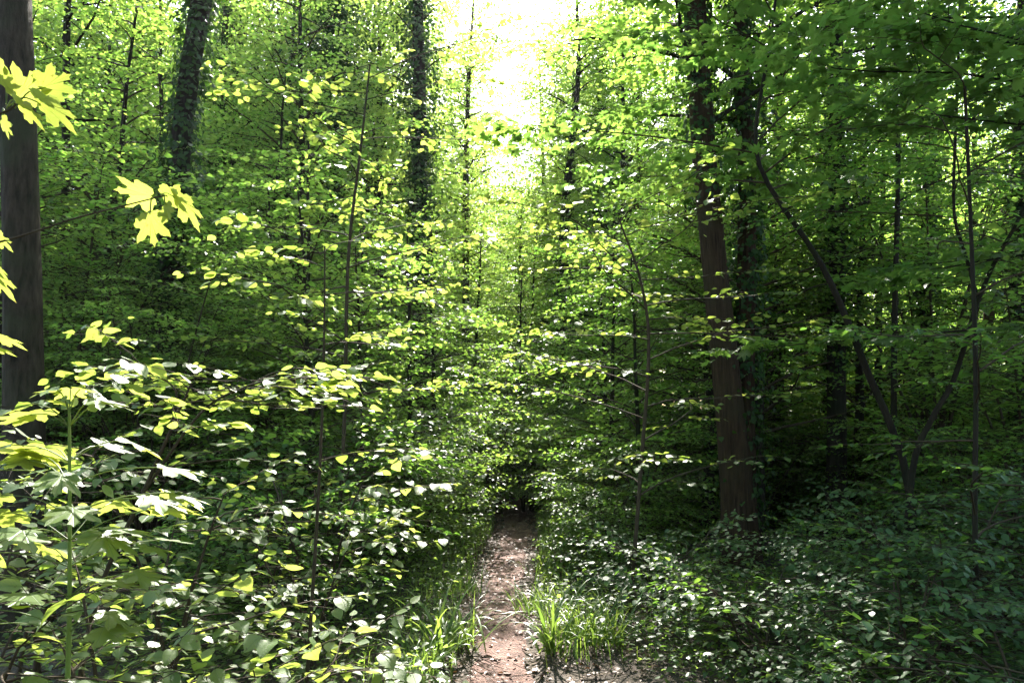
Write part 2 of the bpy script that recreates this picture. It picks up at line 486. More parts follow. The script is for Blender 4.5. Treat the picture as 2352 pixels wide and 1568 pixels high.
# fallen leaves along the path
r = np.random.default_rng(5); n = 8000
y = r.uniform(3.2, 13, n); x = pc(y) + r.normal(0, .36, n) + (r.random(n) < .35) * (y < 6.8) * r.normal(.55, .5, n)
k = (np.abs(x - pc(y)) > .17) | (r.random(n) < .35); x, y = x[k], y[k]; n = len(x)
th = r.uniform(0, TAU, n)
g = Geo()
add_leaves(g, 'hex', np.stack([x, y, ground_z(x, y) + r.uniform(.014, .03, n)], -1), np.stack([np.cos(th), np.sin(th), r.normal(0, .2, n)], -1),
           np.stack([r.normal(0, .35, n), r.normal(0, .35, n), np.ones(n)], -1), r.gamma(4, .0055, n) + .008, r)
obj('fallen_leaves', g.mesh('fallen_leaves', M_LITTER), kind='stuff', label='brown fallen leaves scattered over the earth path', category='leaf litter')

# low herbs
r = np.random.default_rng(6); n = 60000
y = r.uniform(2.5, 15, n); x = r.normal(0, 2.6, n)
k = np.abs(x - pc(y)) > .27 + .12 * r.random(n) + (x > 0) * np.clip((5.9 - y) * .7, 0, .6); x, y = x[k], y[k]; n = len(x)
th = r.uniform(0, TAU, n); hz = r.gamma(2, .05, n)
g = Geo()
add_leaves(g, 'hex', np.stack([x, y, ground_z(x, y) + .02 + hz], -1), np.stack([np.cos(th), np.sin(th), r.normal(-.1, .3, n)], -1),
           np.stack([r.normal(0, .35, n), r.normal(0, .35, n), np.ones(n)], -1), r.uniform(.02, .055, n), r)
obj('ground_cover', g.mesh('ground_cover', M_WOOD), kind='stuff', label='low leafy herbs covering the forest floor', category='ground cover')


r = np.random.default_rng(15)
for q, (px, py, L, lab) in enumerate([(1440, 1530, .55, 'bare dead twig lying in the brown leaves right of the path'), (1150, 1500, .28, 'short dead twig lying across the trodden path'), (1330, 1552, .35, 'dead twig in the litter nearest the right grass clump'), (1105, 1420, .3, 'dead twig along the left path edge')]):
    Y = EYE / ((py - 948) / 1880.0); x = (px - 1176) / 1880 * Y; a = r.uniform(0, TAU); g = Geo()
    pts = np.cumsum(np.vstack([[0, 0, 0], np.stack([L / 7 * np.cos(a + r.normal(0, .25, 7)), L / 7 * np.sin(a + r.normal(0, .25, 7)), r.normal(0, .004, 7)], -1)]), 0)
    g.add(*tube(pts, np.linspace(.006, .002, 8), 6)); b = pts[3]
    g.add(*tube(np.array([b, b + [L * .15 * math.cos(a + .9), L * .15 * math.sin(a + .9), .03], b + [L * .3 * math.cos(a + .7), L * .3 * math.sin(a + .7), .05]]), [.003, .002, .0012], 5))
    obj('fallen_twig', g.mesh('fallen_twig', M_TWIG, True), None, (x, Y, float(ground_z(x, Y)) + .025), label=lab, category='twig', group='dead twigs on the ground')


# grass tufts
def tuft(seed, nb, h, w, spread):
    r = np.random.default_rng(seed); g = Geo()
    for _ in range(nb):
        a = r.uniform(0, TAU); L = h * r.uniform(.45, 1.2); e = r.uniform(.65, 1.48); p = np.array([r.normal(0, spread), r.normal(0, spread), 0])
        ww = w * r.uniform(.6, 1.2); side = np.array([-math.sin(a), math.cos(a), 0]); pts = []
        bend = r.uniform(.7, 2.7)
        for i in range(8):
            t = i / 7; wd = ww * (1 - t ** 2.2) * (.5 + .5 * min(1, t * 4))
            up = .35 * wd
            pts += [p - side * wd + [0, 0, up], p, p + side * wd + [0, 0, up]]
            ee = e - bend * t * t
            p = p + L / 7 * np.array([math.cos(a) * math.cos(ee), math.sin(a) * math.cos(ee), math.sin(ee)])
        F = []
        for i in range(7):
            b = i * 3; F += [[b, b + 1, b + 4, b + 3], [b + 1, b + 2, b + 5, b + 4]]
        g.add(np.array(pts), [np.array(F)], np.full(24, r.random()))
    return g.mesh('grass_tuft', M_GRASS, True)


TUFT = [tuft(1, 34, .42, .011, .03), tuft(2, 60, .36, .006, .05), tuft(3, 60, .28, .004, .06)]
tl = [(1012, 1515, 0, 1.3, 'broad bladed bright green grass tuft on the left edge of the path', None),
      (1062, 1480, 1, 1.3, 'finer grass tuft arching onto the left path edge behind the broad one', None),
      (1262, 1490, 0, 1.15, 'tall grass clump on the right edge of the path', None),
      (1330, 1475, 1, 1.4, 'grass clump second from the path on its right side', None),
      (1395, 1480, 1, 1.3, 'grass clump farthest from the path with pale arching blades', None),
      (1215, 1400, 1, 1.1, 'small grass tuft leaning over the right path edge further on', None),
      (1250, 1330, 2, 1.2, 'sunlit grass tuft right of the path near its dark end', None),
      (1080, 1370, 2, 1.2, 'shaded fine grass tuft left of the path near its dark end', None),
      (960, 1560, 1, 1.0, 'grass tuft among the white glinting leaves beside the path', None)]
for q, (px, py, k, s_, lab, gr) in enumerate(tl):
    Y = EYE / ((py - 948) / 1880.0); x = (px - 1176) / 1880 * Y
    thing('grass_tuft', [('blade_clump', TUFT[k])], (x, Y, float(ground_z(x, Y))), q * 1.7, s_, lab, 'grass tuft', 'grass tufts beside the path')
r = np.random.default_rng(8); g = Geo()
for _ in range(2600):
    y = r.uniform(4, 12); sgn = r.choice([-1, 1]); x = pc(y) + sgn * (.28 + r.gamma(1.5, .22)); a = r.uniform(0, TAU)
    if sgn > 0 and y < 5.2: continue
    h = r.uniform(.08, .26); l = r.uniform(.03, .16); z = float(ground_z(x, y)); w = r.uniform(.0018, .004)
    sd_ = np.array([-math.sin(a), math.cos(a), 0]) * w; b = np.array([x, y, z]); m_ = b + [math.cos(a) * l * .4, math.sin(a) * l * .4, h * .75]; t_ = b + [math.cos(a) * l, math.sin(a) * l, h * .9]
    g.add(np.array([b - sd_, b + sd_, m_ + sd_, m_ - sd_, t_]), [np.array([[0, 1, 2, 3]]), np.array([[3, 2, 4]])], np.full(5, r.random()))
obj('grass', g.mesh('grass', M_GRASS), kind='stuff', label='thin grass blades growing along both path edges', category='grass')


# ------------------------------------------------------------------ plant kinds
def shrub(seed, h, rad, nst, sprays, kind, mat, sc=1, twigs=True, gap=.24, uv=False, smooth=False, sunb=.22, low=.10):
    p = Plant(seed, kind, sprays, twigs); rng = p.rng
    for k in range(nst):
        a = TAU * k / nst + rng.normal(0, .3); hh = h * rng.uniform(.7, 1.05); rr = rad * rng.uniform(.25, .8)
        b = np.array([rng.normal(0, .05), rng.normal(0, .05), -.03])
        pts = smooth_path([b, b + [math.cos(a) * rr * .25, math.sin(a) * rr * .25, hh * .45], b + [math.cos(a) * rr * .7, math.sin(a) * rr * .7, hh * .82], b + [math.cos(a) * rr, math.sin(a) * rr, hh]], 10)
        p.wood.add(*tube(pts, np.linspace(.008 + .004 * h, .004, 10), 5))
        nb = int(4 + h * 2.6)
        for i in range(nb):
            t = low + (1 - low) * (i + rng.random()) / nb; q = min(t, .999) * 9; j = int(q); pt = pts[j] * (1 - q + j) + pts[min(j + 1, 9)] * (q - j)
            ya = a + rng.normal(0, 1.3)
            p.limb(pt, ya, rng.uniform(.1, .7), rad * rng.uniform(.35, .75) * (1.1 - .55 * t), .005, 4, .8, .3, gap, sc, 4)
        p.spray(pts[-1], a, .5, 0, sc)
    return [('stem', p.wood.mesh('stem', M_TWIG, True)), ('foliage', p.leaves('foliage', mat, uv, smooth, sunb=sunb))]


def understory(seed, h, rad, nb, sprays, kind, mat, low=.12, sc=1, lean=.06, r0=None, twigs=True, gap=.34):
    p = Plant(seed, kind, sprays, twigs); rng = p.rng; r0 = r0 or .010 * h
    a = rng.uniform(0, TAU); pts = [np.array([0, 0, -.05])]
    for i in range(12):
        pts.append(pts[-1] + h / 12 * np.array([lean * math.cos(a) + rng.normal(0, .04), lean * math.sin(a) + rng.normal(0, .04), 1]))
    pts = np.array(pts); trunk = Geo(); trunk.add(*tube(pts, r0 * (1 - .88 * np.linspace(0, 1, 13)) + .004, 8))
    for i in range(nb):
        t = low + (1 - low) * (i + rng.uniform(0, .8)) / nb; q = min(t, .999) * 12; j = int(q); pt = pts[j] * (1 - q + j) + pts[j + 1] * (q - j)
        prof = (.55 + .45 * math.sin(math.pi * min(1, t * 1.1))) * (1 - .72 * max(0, t - .45) / .55)
        p.limb(pt, i * 2.4 + rng.normal(0, .4), rng.uniform(.15, .9), rad * prof * rng.uniform(.65, 1.15), r0 * .3 * (1 - t * .7) + .004, 6, .7, .2, gap, sc, 5)
    p.spray(pts[-1], 0, 1.0, 0, sc)
    return [('trunk', trunk.mesh('trunk', M_BARK, True)), ('branch', p.wood.mesh('branch', M_TWIG, True)), ('crown', p.leaves('crown', mat, sunb=.5))]


def ivy_mesh(pts, rad, z0, z1, n, seed, depth=.16, leaf=.06):
    n = int(n * 1.8); leaf *= .82; rng = np.random.default_rng(seed); pts = np.asarray(pts); k = len(pts) - 1
    zz = pts[:, 2]; z = z0 + (z1 - z0) * rng.random(n) ** .85
    c = np.stack([np.interp(z, zz, pts[:, 0]), np.interp(z, zz, pts[:, 1]), z], -1); rr = np.interp(z, zz, rad)
    clump = .5 + .5 * np.sin(z * 3.1 + seed) * np.sin(z * 1.3 + 2)
    a = rng.uniform(0, TAU, n); out = np.stack([np.cos(a), np.sin(a), 0 * a], -1)
    dist = rr + .015 + rng.gamma(1.3, depth * .5, n) * (.35 + clump)
    pos = c + out * dist[:, None]
    d = out * .5 + np.stack([rng.normal(0, .5, n), rng.normal(0, .5, n), -1 + rng.normal(0, .4, n)], -1)
    nn = out + np.stack([rng.normal(0, .4, n), rng.normal(0, .4, n), .5 + rng.normal(0, .3, n)], -1)
    g = Geo(); add_leaves(g, 'ivy', pos, d, nn, leaf * rng.uniform(.6, 1.2, n), rng)
    return g.mesh('ivy', M_IVY)


def forest_tree(seed, h, r0, low, rad, nl, sprays, mat, ivy=0, bark=None, sc=1.0, gap=.55, lean=.03, top=1.0):
    """Tall tree: tapered trunk, rising limbs that fork, a loose crown from height low up."""
    p = Plant(seed, 'hex', sprays, False); rng = p.rng
    a = rng.uniform(0, TAU); pts = [np.array([0, 0, -.1])]
    for i in range(16):
        pts.append(pts[-1] + (h + .1) / 16 * np.array([lean * math.cos(a) + rng.normal(0, .025), lean * math.sin(a) + rng.normal(0, .025), 1]))
    pts = np.array(pts); rad_ = r0 * (1 - .85 * np.linspace(0, 1, 17)) + .01; rad_[0] *= 1.5; rad_[1] *= 1.08
    trunk = Geo(); trunk.add(*tube(pts, rad_, 12))
    for i in range(nl):
        z = low + (h * top - low) * (i + rng.random() * .9) / nl; t = z / h; q = min(t, .999) * 16; j = int(q); pt = pts[j] * (1 - q + j) + pts[j + 1] * (q - j)
        u = (z - low) / (h - low); L = rad * (.55 + .6 * math.sin(math.pi * min(1, u * .9 + .1))) * rng.uniform(.6, 1.2)
        br = p.limb(pt, i * 2.4 + rng.normal(0, .5), rng.uniform(.2, 1.0), L, r0 * .28 * (1 - .6 * t) + .006, 6, .45, .3, gap, sc, 5)
        for _ in range(2):
            m_ = br[rng.integers(2, 5)]
            p.limb(m_, rng.uniform(0, TAU), rng.uniform(.0, .9), L * .5, r0 * .1 + .004, 4, .4, .3, gap, sc, 4)
    p.spray(pts[-1], 0, 1.0, 0, sc)
    out = [('trunk', trunk.mesh('trunk', bark or M_BARK, True)), ('branch', p.wood.mesh('branch', M_BARK, True)), ('crown', p.leaves('crown', mat, sunb=.45))]
    if ivy:
        out.append(('ivy', ivy_mesh(pts, rad_, .3, ivy, int(ivy * 420), seed, .16, .065)))
    return out


# ------------------------------------------------------------------ repeated kinds
SHRUB = [shrub(20 + i, h, rd, ns, sp, 'hex', M_HORN) for i, (h, rd, ns, sp) in enumerate([(1.5, .9, 6, SP_MID), (1.9, 1.1, 6, SP_MID), (2.4, 1.2, 7, SP_BIG), (1.2, .9, 6, SP_MID), (1.7, 1.0, 5, SP_OPEN)])]
UNDER = [understory(40 + i, h, rd, nb, sp, 'hex', M_HORN, lw, gap=.37) for i, (h, rd, nb, lw, sp) in enumerate([(5.0, 1.6, 50, .10, SP_OPEN), (6.4, 1.8, 56, .12, SP_BIG), (8.0, 1.9, 66, .16, SP_OPEN), (4.0, 1.4, 42, .08, SP_OPEN), (7.0, 1.7, 60, .2, SP_MID)])]
COPPICE = [shrub(90 + i, h, rd, 9, SP_OPEN, 'hex', M_HORN, gap=.3, low=.5) for i, (h, rd) in enumerate([(4.4, 1.9), (3.8, 1.6)])]
DENSE = [forest_tree(70 + i, h, .14, .6, rd, 64, SP_FAR, M_WOOD, 0, gap=.30) for i, (h, rd) in enumerate([(11, 3.0), (9.5, 2.8)])]
DENSE.append(forest_tree(72, 12.5, .15, 2.5, 2.5, 62, SP_FAR, M_WOOD, 0, gap=.36, top=.98))
TREE = [forest_tree(60, 15, .17, 2.5, 2.9, 52, SP_FAR, M_WOOD, 9, gap=.50), forest_tree(61, 17, .19, 3.0, 3.0, 56, SP_FAR, M_WOOD, 0, gap=.50),
        forest_tree(62, 13, .13, 1.2, 2.7, 52, SP_FAR, M_WOOD, 7, gap=.50), forest_tree(63, 16, .16, 2.0, 2.8, 54, SP_FAR, M_WOOD, 11, gap=.50)]
xr = np.random.default_rng(77)
ZONE = [(-99, -5.2, 'in the far left thicket beyond the smooth grey trunk'), (-5.2, -2.6, 'around the leaning ivy-clad trunk left of the path'), (-2.6, 0, 'between the leaning trunk and the path'),
        (0, 2.6, 'between the path and the twin trunks'), (2.6, 5.2, 'behind the twin trunks right of the path'), (5.2, 99, 'in the far right thicket past the dark trunk')]


def zone(x):
    for a, b, t in ZONE:
        if a <= x < b: return t


def scatter(n, xr_, yr, mind, ok):
    pts = []
    for _ in range(n * 60):
        if len(pts) >= n: break
        x, y = xr.uniform(*xr_), xr.uniform(*yr)
        if ok(x, y) and all((x - a) ** 2 + (y - b) ** 2 > mind ** 2 for a, b in pts):
            pts.append((x, y))
    return pts


inview = lambda x, y, m=1.0: abs(x) < y * .66 + m
sunline = lambda y: 1.2 + (y - 3) * .90
HEROES = [(.0 + (px - 1176) / 1880, Y, w) for px, Y, w in [(50, 5.9, .5), (405, 10, 1.05), (965, 14, .8), (1072, 20, .7), (1300, 18, .9), (1375, 20, .6), (1650, 8, .75), (1712, 8, .6), (1920, 9.5, .7), (2125, 11, .6), (2280, 12, .7), (2245, 6, .8), (1464, 20, .6)]]
clear = lambda x, y: all(y > Y + .4 or abs(x - u * y) > w for u, Y, w in HEROES)
for x, y in scatter(74, (-13, 13), (6.6, 19), 1.1, lambda x, y: inview(x, y) and clear(x, y) and abs(x - .03 * y) > (1.0 + .04 * y if y < 11 else .8) and not (x > 1 and y < 8.5) and not (x > 3 and y < 13 and xr.random() < .6)):
    k = int(xr.integers(5))
    if abs(x) < 2.2: k = 3
    skip = x < -2.5 and y < 7.6
    h = (5, 6.4, 8, 4, 7)[k]; sc = xr.uniform(.85, 1.15)
    if abs(x) < 1.6 and y > 11: sc *= .75
    if x < .5: sc = min(sc, max(.7, sunline(y) * .95 / h))
    rz = xr.uniform(-.8, .8)
    if skip: continue
    thing('young_hornbeam', UNDER[k], (x, y, 0), rz, sc, 'slender young tree with layered leaves ' + zone(x), 'young tree', 'young trees ' + zone(x))
for x, y in scatter(90, (-9, 9), (5.0, 17), .8, lambda x, y: inview(x, y, .5) and abs(x) > (1.25 if y < 9 else .8) and not (x < -1.7 and y < 7.2) and not (x > 1 and y < 6.3) and all(y > Y + .3 or abs(x - u * y) > 1.0 for u, Y in ((.258, 8), (.285, 8), (.396, 9.5)))) + [(-.28, 12.3), (.28, 12.9), (.45, 13.6), (-.5, 14.4), (.1, 15.5), (-.3, 17.5), (.5, 18.5), (-.9, 16.3), (.95, 16.8)]:
    k = int(xr.integers(5)) if abs(x) > 1.7 or y > 13 else (0, 3)[int(xr.integers(2))]
    thing('hornbeam_shrub', SHRUB[k], (x, y, 0), xr.uniform(-.8, .8), xr.uniform(.85, 1.2), 'low bushy shrub ' + zone(x), 'shrub', 'shrubs ' + zone(x))
for x, y in scatter(50, (-30, 30), (15, 46), 2.6, lambda x, y: inview(x, y, 2) and clear(x, y) and (abs(x) > 1.3 + .035 * y or y > 36) and not (x < .8 and x > -6 and y < 20) and not (3.2 < x < 18 and y < 29)):
    k = int(xr.integers(4))
    thing('forest_tree', TREE[k], (x, y, 0), xr.uniform(-.8, .8), xr.uniform(.8, 1.1) * (.62 if abs(x) < 2.6 and y < 34 else .8 if abs(x) < 3 else 1), 'tall sunlit tree well back ' + zone(x * 12 / y), 'tree', 'tall background trees ' + zone(x * 12 / y))
for x, y in scatter(60, (-26, 26), (18, 44), 1.9, lambda x, y: inview(x, y, 1)):
    k = int(xr.integers(4))
    thing('young_hornbeam', UNDER[k], (x, y, 0), xr.uniform(-.8, .8), xr.uniform(.8, 1.2) * (.7 if abs(x) < 2.5 else 1), 'distant young tree filling the wood ' + zone(x * 12 / y), 'young tree', 'distant young trees ' + zone(x * 12 / y))


thing('hornbeam_shrub', SHRUB[3], (.98, 8.0, 0), .6, .72, 'small leafy shrub left of the foot of the twin trunks', 'shrub', 'shrubs by the twin trunks')
for q, (x, y) in enumerate(scatter(16, (-24, 24), (22, 38), 3.2, lambda x, y: inview(x, y, 1) and abs(x) > 4.5 and not (x > 0 and y < 30))):
    thing('forest_tree', DENSE[q % 2], (x, y, 0), xr.uniform(-.8, .8), xr.uniform(.9, 1.25), 'bushy low-branched tree well back ' + zone(x * 12 / y), 'tree', 'bushy background trees ' + zone(x * 12 / y))
for q, (x, y, k, sc) in enumerate([(-.6, 38, 0, 1.0), (1.6, 36, 0, .92), (.5, 33, 1, .86), (-2.2, 33, 0, 1.0), (3.4, 33, 0, 1.05), (.2, 27, 1, .55), (-1.4, 27, 1, .68), (1.9, 27, 1, .74), (-3.2, 26, 0, .95), (3.6, 25, 0, .85), (.7, 21, 1, .42), (-1.1, 21, 1, .48), (2.2, 20.5, 1, .6), (-.3, 44, 0, 1.1), (2.4, 44, 0, 1.1)]):
    thing('forest_tree', DENSE[k], (x, y, 0), q * .37 % 1.6 - .8, sc, 'bushy sunlit tree closing the far end of the path below the sky gap', 'tree', 'trees at the far end of the path')

for x, y, k, sc, lab in [(-1.45, 8.2, 3, .8, 'leafy young tree at the left edge of the path, nearest of its row'), (-1.25, 10.2, 3, .95, 'leafy young tree second along the left edge of the path'), (-1.15, 12.4, 0, .85, 'leafy young tree where the left path edge darkens'),
                         (1.45, 9.4, 3, .85, 'leafy young tree at the right edge of the path, nearest of its row'), (1.3, 11.2, 3, 1.0, 'leafy young tree second along the right edge of the path'), (1.55, 13.2, 0, .9, 'leafy young tree where the right path edge darkens'),
                         (.05, 15.6, 0, .85, 'young tree closing the path, straight below the sky gap'), (.85, 16.6, 4, .75, 'young tree just right of the one closing the path'), (-.85, 16.8, 4, .78, 'young tree just left of the one closing the path'), (.2, 19, 1, .92, 'taller young tree behind the one closing the path'),
                         (2.45, 10.3, 2, .95, 'tall young tree added behind the twin trunks to shade the right bushes')]:  # last one added to block the sun from the bushes on the right
    thing('young_hornbeam', UNDER[k], (x, y, 0), (x * 7.3 + y) % 1.6 - .8, sc, lab, 'young tree', 'young trees lining the path' if abs(x) < 2 else 'tall young trees behind the right trunks')
for x, y, sc, lab in [(1.38, 19.5, (.52, .52, .86), 'narrow leafy tree crossing the right edge of the sky gap'), (-1.35, 22.5, (.52, .52, .95), 'narrow leafy tree beside the thin pale trunk left of the sky gap'), (.15, 22.5, (.6, .6, .60), 'narrow leafy tree closing the foot of the sky gap'), (2.3, 17.5, (.6, .6, .85), 'narrow leafy tree between the bent ivied trunk and the brown one')]:
    thing('forest_tree', DENSE[2], (x, y, 0), x % 1.5, sc, lab, 'tree', 'narrow trees bordering the sky gap')
for x, y, k, rz, sc, lab in [(-3.3, 7.6, 0, .4, .66, 'many-stemmed hazel in the dark gap between smooth grey and leaning trunks'), (-4.6, 8.4, 1, 2, 1.1, 'many-stemmed hazel close behind the smooth grey trunk'), (-2.5, 9.4, 1, 3.3, .7, 'many-stemmed hazel right of the leaning ivy trunk foot'),
                             (3.1, 10.6, 0, 1.1, 1, 'many-stemmed hazel between the twin trunks and the dark upright trunk'), (4.9, 9.6, 1, 4.2, 1.1, 'many-stemmed hazel behind the forked young tree')]:
    thing('coppiced_hazel', COPPICE[k], (x, y, 0), rz, sc, lab, 'shrub', 'many-stemmed hazels')
for q, (x, y) in enumerate([(-2.6, 16.2), (-4.3, 15.4), (-5.9, 16.6), (-7.9, 15.6), (-9.6, 17.2), (-3.4, 19.2), (-6.6, 20), (-11.5, 16.5), (-9, 21), (-12.8, 20)]):
    thing('forest_tree', DENSE[2], (x, y, 0), (q * .77) % 1.6 - .8, min(1, sunline(y) * .80 / 12.5) * (1 - .04 * (q % 3)), 'full green tree in the leaf wall behind the leaning trunk', 'tree', 'full green trees left of the gap')
for q, (x, y, sc) in enumerate([(2.3, 21, .92), (2.75, 25, 1.0), (1.75, 28, .78)]):
    thing('forest_tree', DENSE[2], (x, y, 0), (q * .77) % 1.6 - .8, sc, 'full green tree bordering the sky gap on its right', 'tree', 'full green trees right of the gap')

# ------------------------------------------------------------------ the trees one can tell apart
def px_path(pts, Y, n=24, extend=0.0):
    P = np.array([at(a, b, Y) for a, b in pts]); k = max(n, 6)
    Q = smooth_path(P, k)
    Q[0, 2] = min(Q[0, 2], -.05)
    if extend > Q[-1, 2]:
        d = nrmz(Q[-1] - Q[-4]); d[2] = max(d[2], .6); m = int((extend - Q[-1, 2]) / .5) + 2
        Q = np.vstack([Q] + [Q[-1] + d * (extend - Q[-1, 2]) * (i / m) for i in range(1, m + 1)])
    return Q


def hero(name, pts, Y, w, label, cat='tree', mat=None, extend=13, ivy=None, crown=None, low=None, seed=1, extra=None, group=None, kind='hex', lmat=None, sprays=None, flare=1.35):
    """One tree drawn from its own trunk line: trunk (+ a second trunk), limbs, crown, ivy."""
    Q = px_path(pts, Y, 26, extend); base = Q[0].copy(); base[2] = 0
    rz = np.interp(np.linspace(0, 1, len(Q)), np.linspace(0, 1, len(w)), w) * Y / 1880 / 2
    z = Q[:, 2]; top = np.clip((z - 6.5) / max(.1, extend - 6.5), 0, 1); rz = rz * (1 - .8 * top)
    rz = rz * (1 + (flare - 1) * np.exp(-np.maximum(z, 0) / .35))
    rg = np.random.default_rng(seed)
    L = Q - base
    trunks = []
    def add_trunk(L, rz):
        v, f = tube(L, rz, 16)
        v = v.reshape(len(L), 16, 3); th = np.linspace(0, TAU, 16, endpoint=False)
        for i in range(len(L)):
            c = L[i]; m = 1 + .05 * np.sin(3 * th + i * .35) + .03 * np.sin(5 * th - i * .5) + rg.normal(0, .008, 16)
            v[i] = c + (v[i] - c) * m[:, None]
        g = Geo(); g.add(v.reshape(-1, 3), f); trunks.append(g.mesh('trunk', mat or M_BARK, True))
    add_trunk(L, rz)
    parts = []
    p = Plant(seed, kind, sprays or SP_FAR, kind != 'hex')
    lines = [(L, rz)]
    if extra:
        Q2 = px_path(extra[0], extra[1], 26, extend * .85); w2 = np.interp(np.linspace(0, 1, len(Q2)), np.linspace(0, 1, len(extra[2])), extra[2]) * extra[1] / 1880 / 2
        w2 = w2 * (1 - .8 * np.clip((Q2[:, 2] - 6.5) / 6, 0, 1)); add_trunk(Q2 - base, w2); lines.append((Q2 - base, w2))
    for li, (c0, c1, nl, rad) in enumerate(([crown] if crown else []) + ([low] if low else [])):
        for i in range(nl):
            LL, rr = lines[i % len(lines)]
            zz = c0 + (c1 - c0) * (i + rg.random()) / nl; zz = min(zz, LL[-1, 2] - .05)
            c = np.array([np.interp(zz, LL[:, 2], LL[:, 0]), np.interp(zz, LL[:, 2], LL[:, 1]), zz]); r_ = np.interp(zz, LL[:, 2], rr)
            br = p.limb(c, i * 2.4 + rg.normal(0, .5), rg.uniform(.2, 1.0), rad * rg.uniform(.6, 1.2), min(r_ * .5, .012 + rad * .012), 6, .5, .3, .45, 1, 5)
            m_ = br[rg.integers(2, 5)]; p.limb(m_, rg.uniform(0, TAU), rg.uniform(0, .8), rad * .5, .008, 4, .4, .3, .45, 1, 4)
    if p.lv:
        parts += [('branch', p.wood.mesh('branch', M_BARK, True)), ('crown', p.leaves('crown', lmat or M_WOOD))]
    if ivy:
        for (which, z0, z1, n, dep, lf) in ivy:
            parts.append(('ivy', ivy_mesh(lines[which][0], lines[which][1], z0, z1, n, seed + which, dep, lf)))
    return thing(name, [('trunk', t) for t in trunks] + parts, base, 0, 1, label, cat, group)


hero('beech_tree', [(60, 1458), (57, 1200), (51, 700), (44, 300), (34, 0)], 5.9, [104, 94, 82, 76, 74, 60, 50, 40], 'smooth grey bare trunk rising through the left foreground leaves', mat=M_BEECH, crown=(7.5, 13, 20, 2.6), seed=101, flare=1.25)
hero('ivy_clad_tree', [(382, 1290), (383, 1100), (388, 700), (408, 420), (432, 200), (464, 0)], 9, [60, 52, 48, 46, 46, 44, 40], 'dark leaning trunk wrapped in ivy behind the smooth grey trunk', ivy=[(0, .8, 8, 2600, .13, .075)], crown=(9, 13, 7, 1.2), seed=102)
hero('ivy_clad_tree', [(968, 1168), (966, 850), (965, 500), (962, 200), (960, 0)], 14, [44, 38, 35, 33, 33, 30, 26], 'straight dark trunk with bushy ivy just left of the sky gap', ivy=[(0, .8, 6, 1500, .12, .075), (0, 4.0, 9.5, 2300, .30, .085)], crown=(10, 14, 8, .9), low=(4.2, 9, 16, .75), seed=103, extend=14)
hero('slender_tree', [(1070, 1090), (1070, 650), (1072, 300), (1088, 0)], 20, [17, 16, 15, 14, 12], 'thin pale grey trunk bordering the sky gap on its left', mat=M_BEECH, crown=(5, 13, 34, 1.0), low=(2, 6, 8, .9), seed=104, extend=13.5)
hero('ivy_clad_tree', [(770, 1155), (768, 600), (768, 150), (775, 0)], 15, [28, 24, 22, 20, 16], 'trunk under a dense rounded ivy head, midway between the two dark ivy trunks', ivy=[(0, 1, 6, 900, .1, .075), (0, 6, 10, 6000, .85, .085)], crown=(10, 13, 8, .9), seed=105)
hero('slender_tree', [(650, 1115), (645, 600), (645, 300), (650, 0)], 18, [20, 18, 17, 16, 12], 'pale brown slim trunk in bright leaves right of the leaning ivy trunk', mat=M_BROWN, crown=(5, 14, 26, 1.6), seed=106)
hero('ivy_clad_tree', [(512, 1150), (508, 600), (510, 250), (516, 100), (522, 0)], 15, [24, 22, 20, 20, 16], 'thin dark ivy stem close to the right of the leaning trunk', ivy=[(0, 1, 10, 1500, .15, .075)], crown=(6, 12, 12, 1.4), seed=107)
hero('slender_tree', [(1256, 1075), (1254, 700), (1250, 450), (1242, 250), (1238, 120)], 24, [14, 13, 12, 10, 8], 'thin dark stem standing alone in the right edge of the sky gap', crown=(4, 12.4, 30, 1.1), seed=108, extend=12.5)
hero('ivy_clad_tree', [(1286, 1115), (1288, 850), (1297, 500), (1326, 200), (1325, 0)], 18, [26, 24, 18, 15, 12], 'slightly bent dark trunk with ivied foot right of the sky gap', ivy=[(0, .5, 5, 1300, .14, .08)], crown=(5, 13, 30, 1.1), seed=109)
hero('ivy_clad_tree', [(1374, 1100), (1372, 600), (1378, 250), (1380, 0)], 20, [26, 24, 22, 20, 16], 'trunk with hanging ivy clumps between the bent trunk and a brown one', ivy=[(0, 2, 9, 3600, .35, .085)], crown=(8, 14, 14, 1.5), seed=110)
hero('slender_tree', [(1464, 1100), (1464, 600), (1468, 400), (1470, 0)], 20, [20, 18, 17, 16, 12], 'slim brown trunk left of the twin trunks among bright leaves', mat=M_BROWN, crown=(5, 14, 26, 1.7), seed=111)
hero('slender_tree', [(1592, 1130), (1593, 680), (1590, 300), (1586, 0)], 16, [18, 17, 16, 14, 12], 'thin dark stem just behind the left side of the twin trunks', ivy=[(0, 2, 8, 900, .14, .08)], crown=(6, 13, 22, 1.6), seed=112)
hero('twin_trunk_tree', [(1702, 1335), (1688, 1100), (1662, 800), (1641, 600), (1618, 380), (1602, 150), (1595, 0)], 8, [82, 66, 58, 55, 52, 50, 46, 40], 'big twin-trunked tree with brown fissured bark right of the path', mat=M_BROWN,
     extra=([(1712, 1340), (1706, 1000), (1712, 800), (1716, 500), (1712, 350), (1702, 150), (1700, 0)], 8.15, [62, 46, 42, 40, 36, 34, 30]), ivy=[(1, .3, 7, 2200, .12, .07), (0, 3.6, 8, 1300, .12, .07)], crown=(6.8, 13, 44, 2.8), low=(4.3, 7, 16, 1.7), seed=113)
hero('dark_trunk_tree', [(1918, 1268), (1920, 900), (1922, 600), (1920, 300), (1914, 0)], 9.5, [46, 40, 38, 36, 32, 28], 'dark upright trunk second to the right of the twin trunks', ivy=[(0, 2.0, 7, 1100, .1, .07)], crown=(6.5, 13, 36, 2.6), low=(3.8, 6.5, 18, 1.7), seed=114)
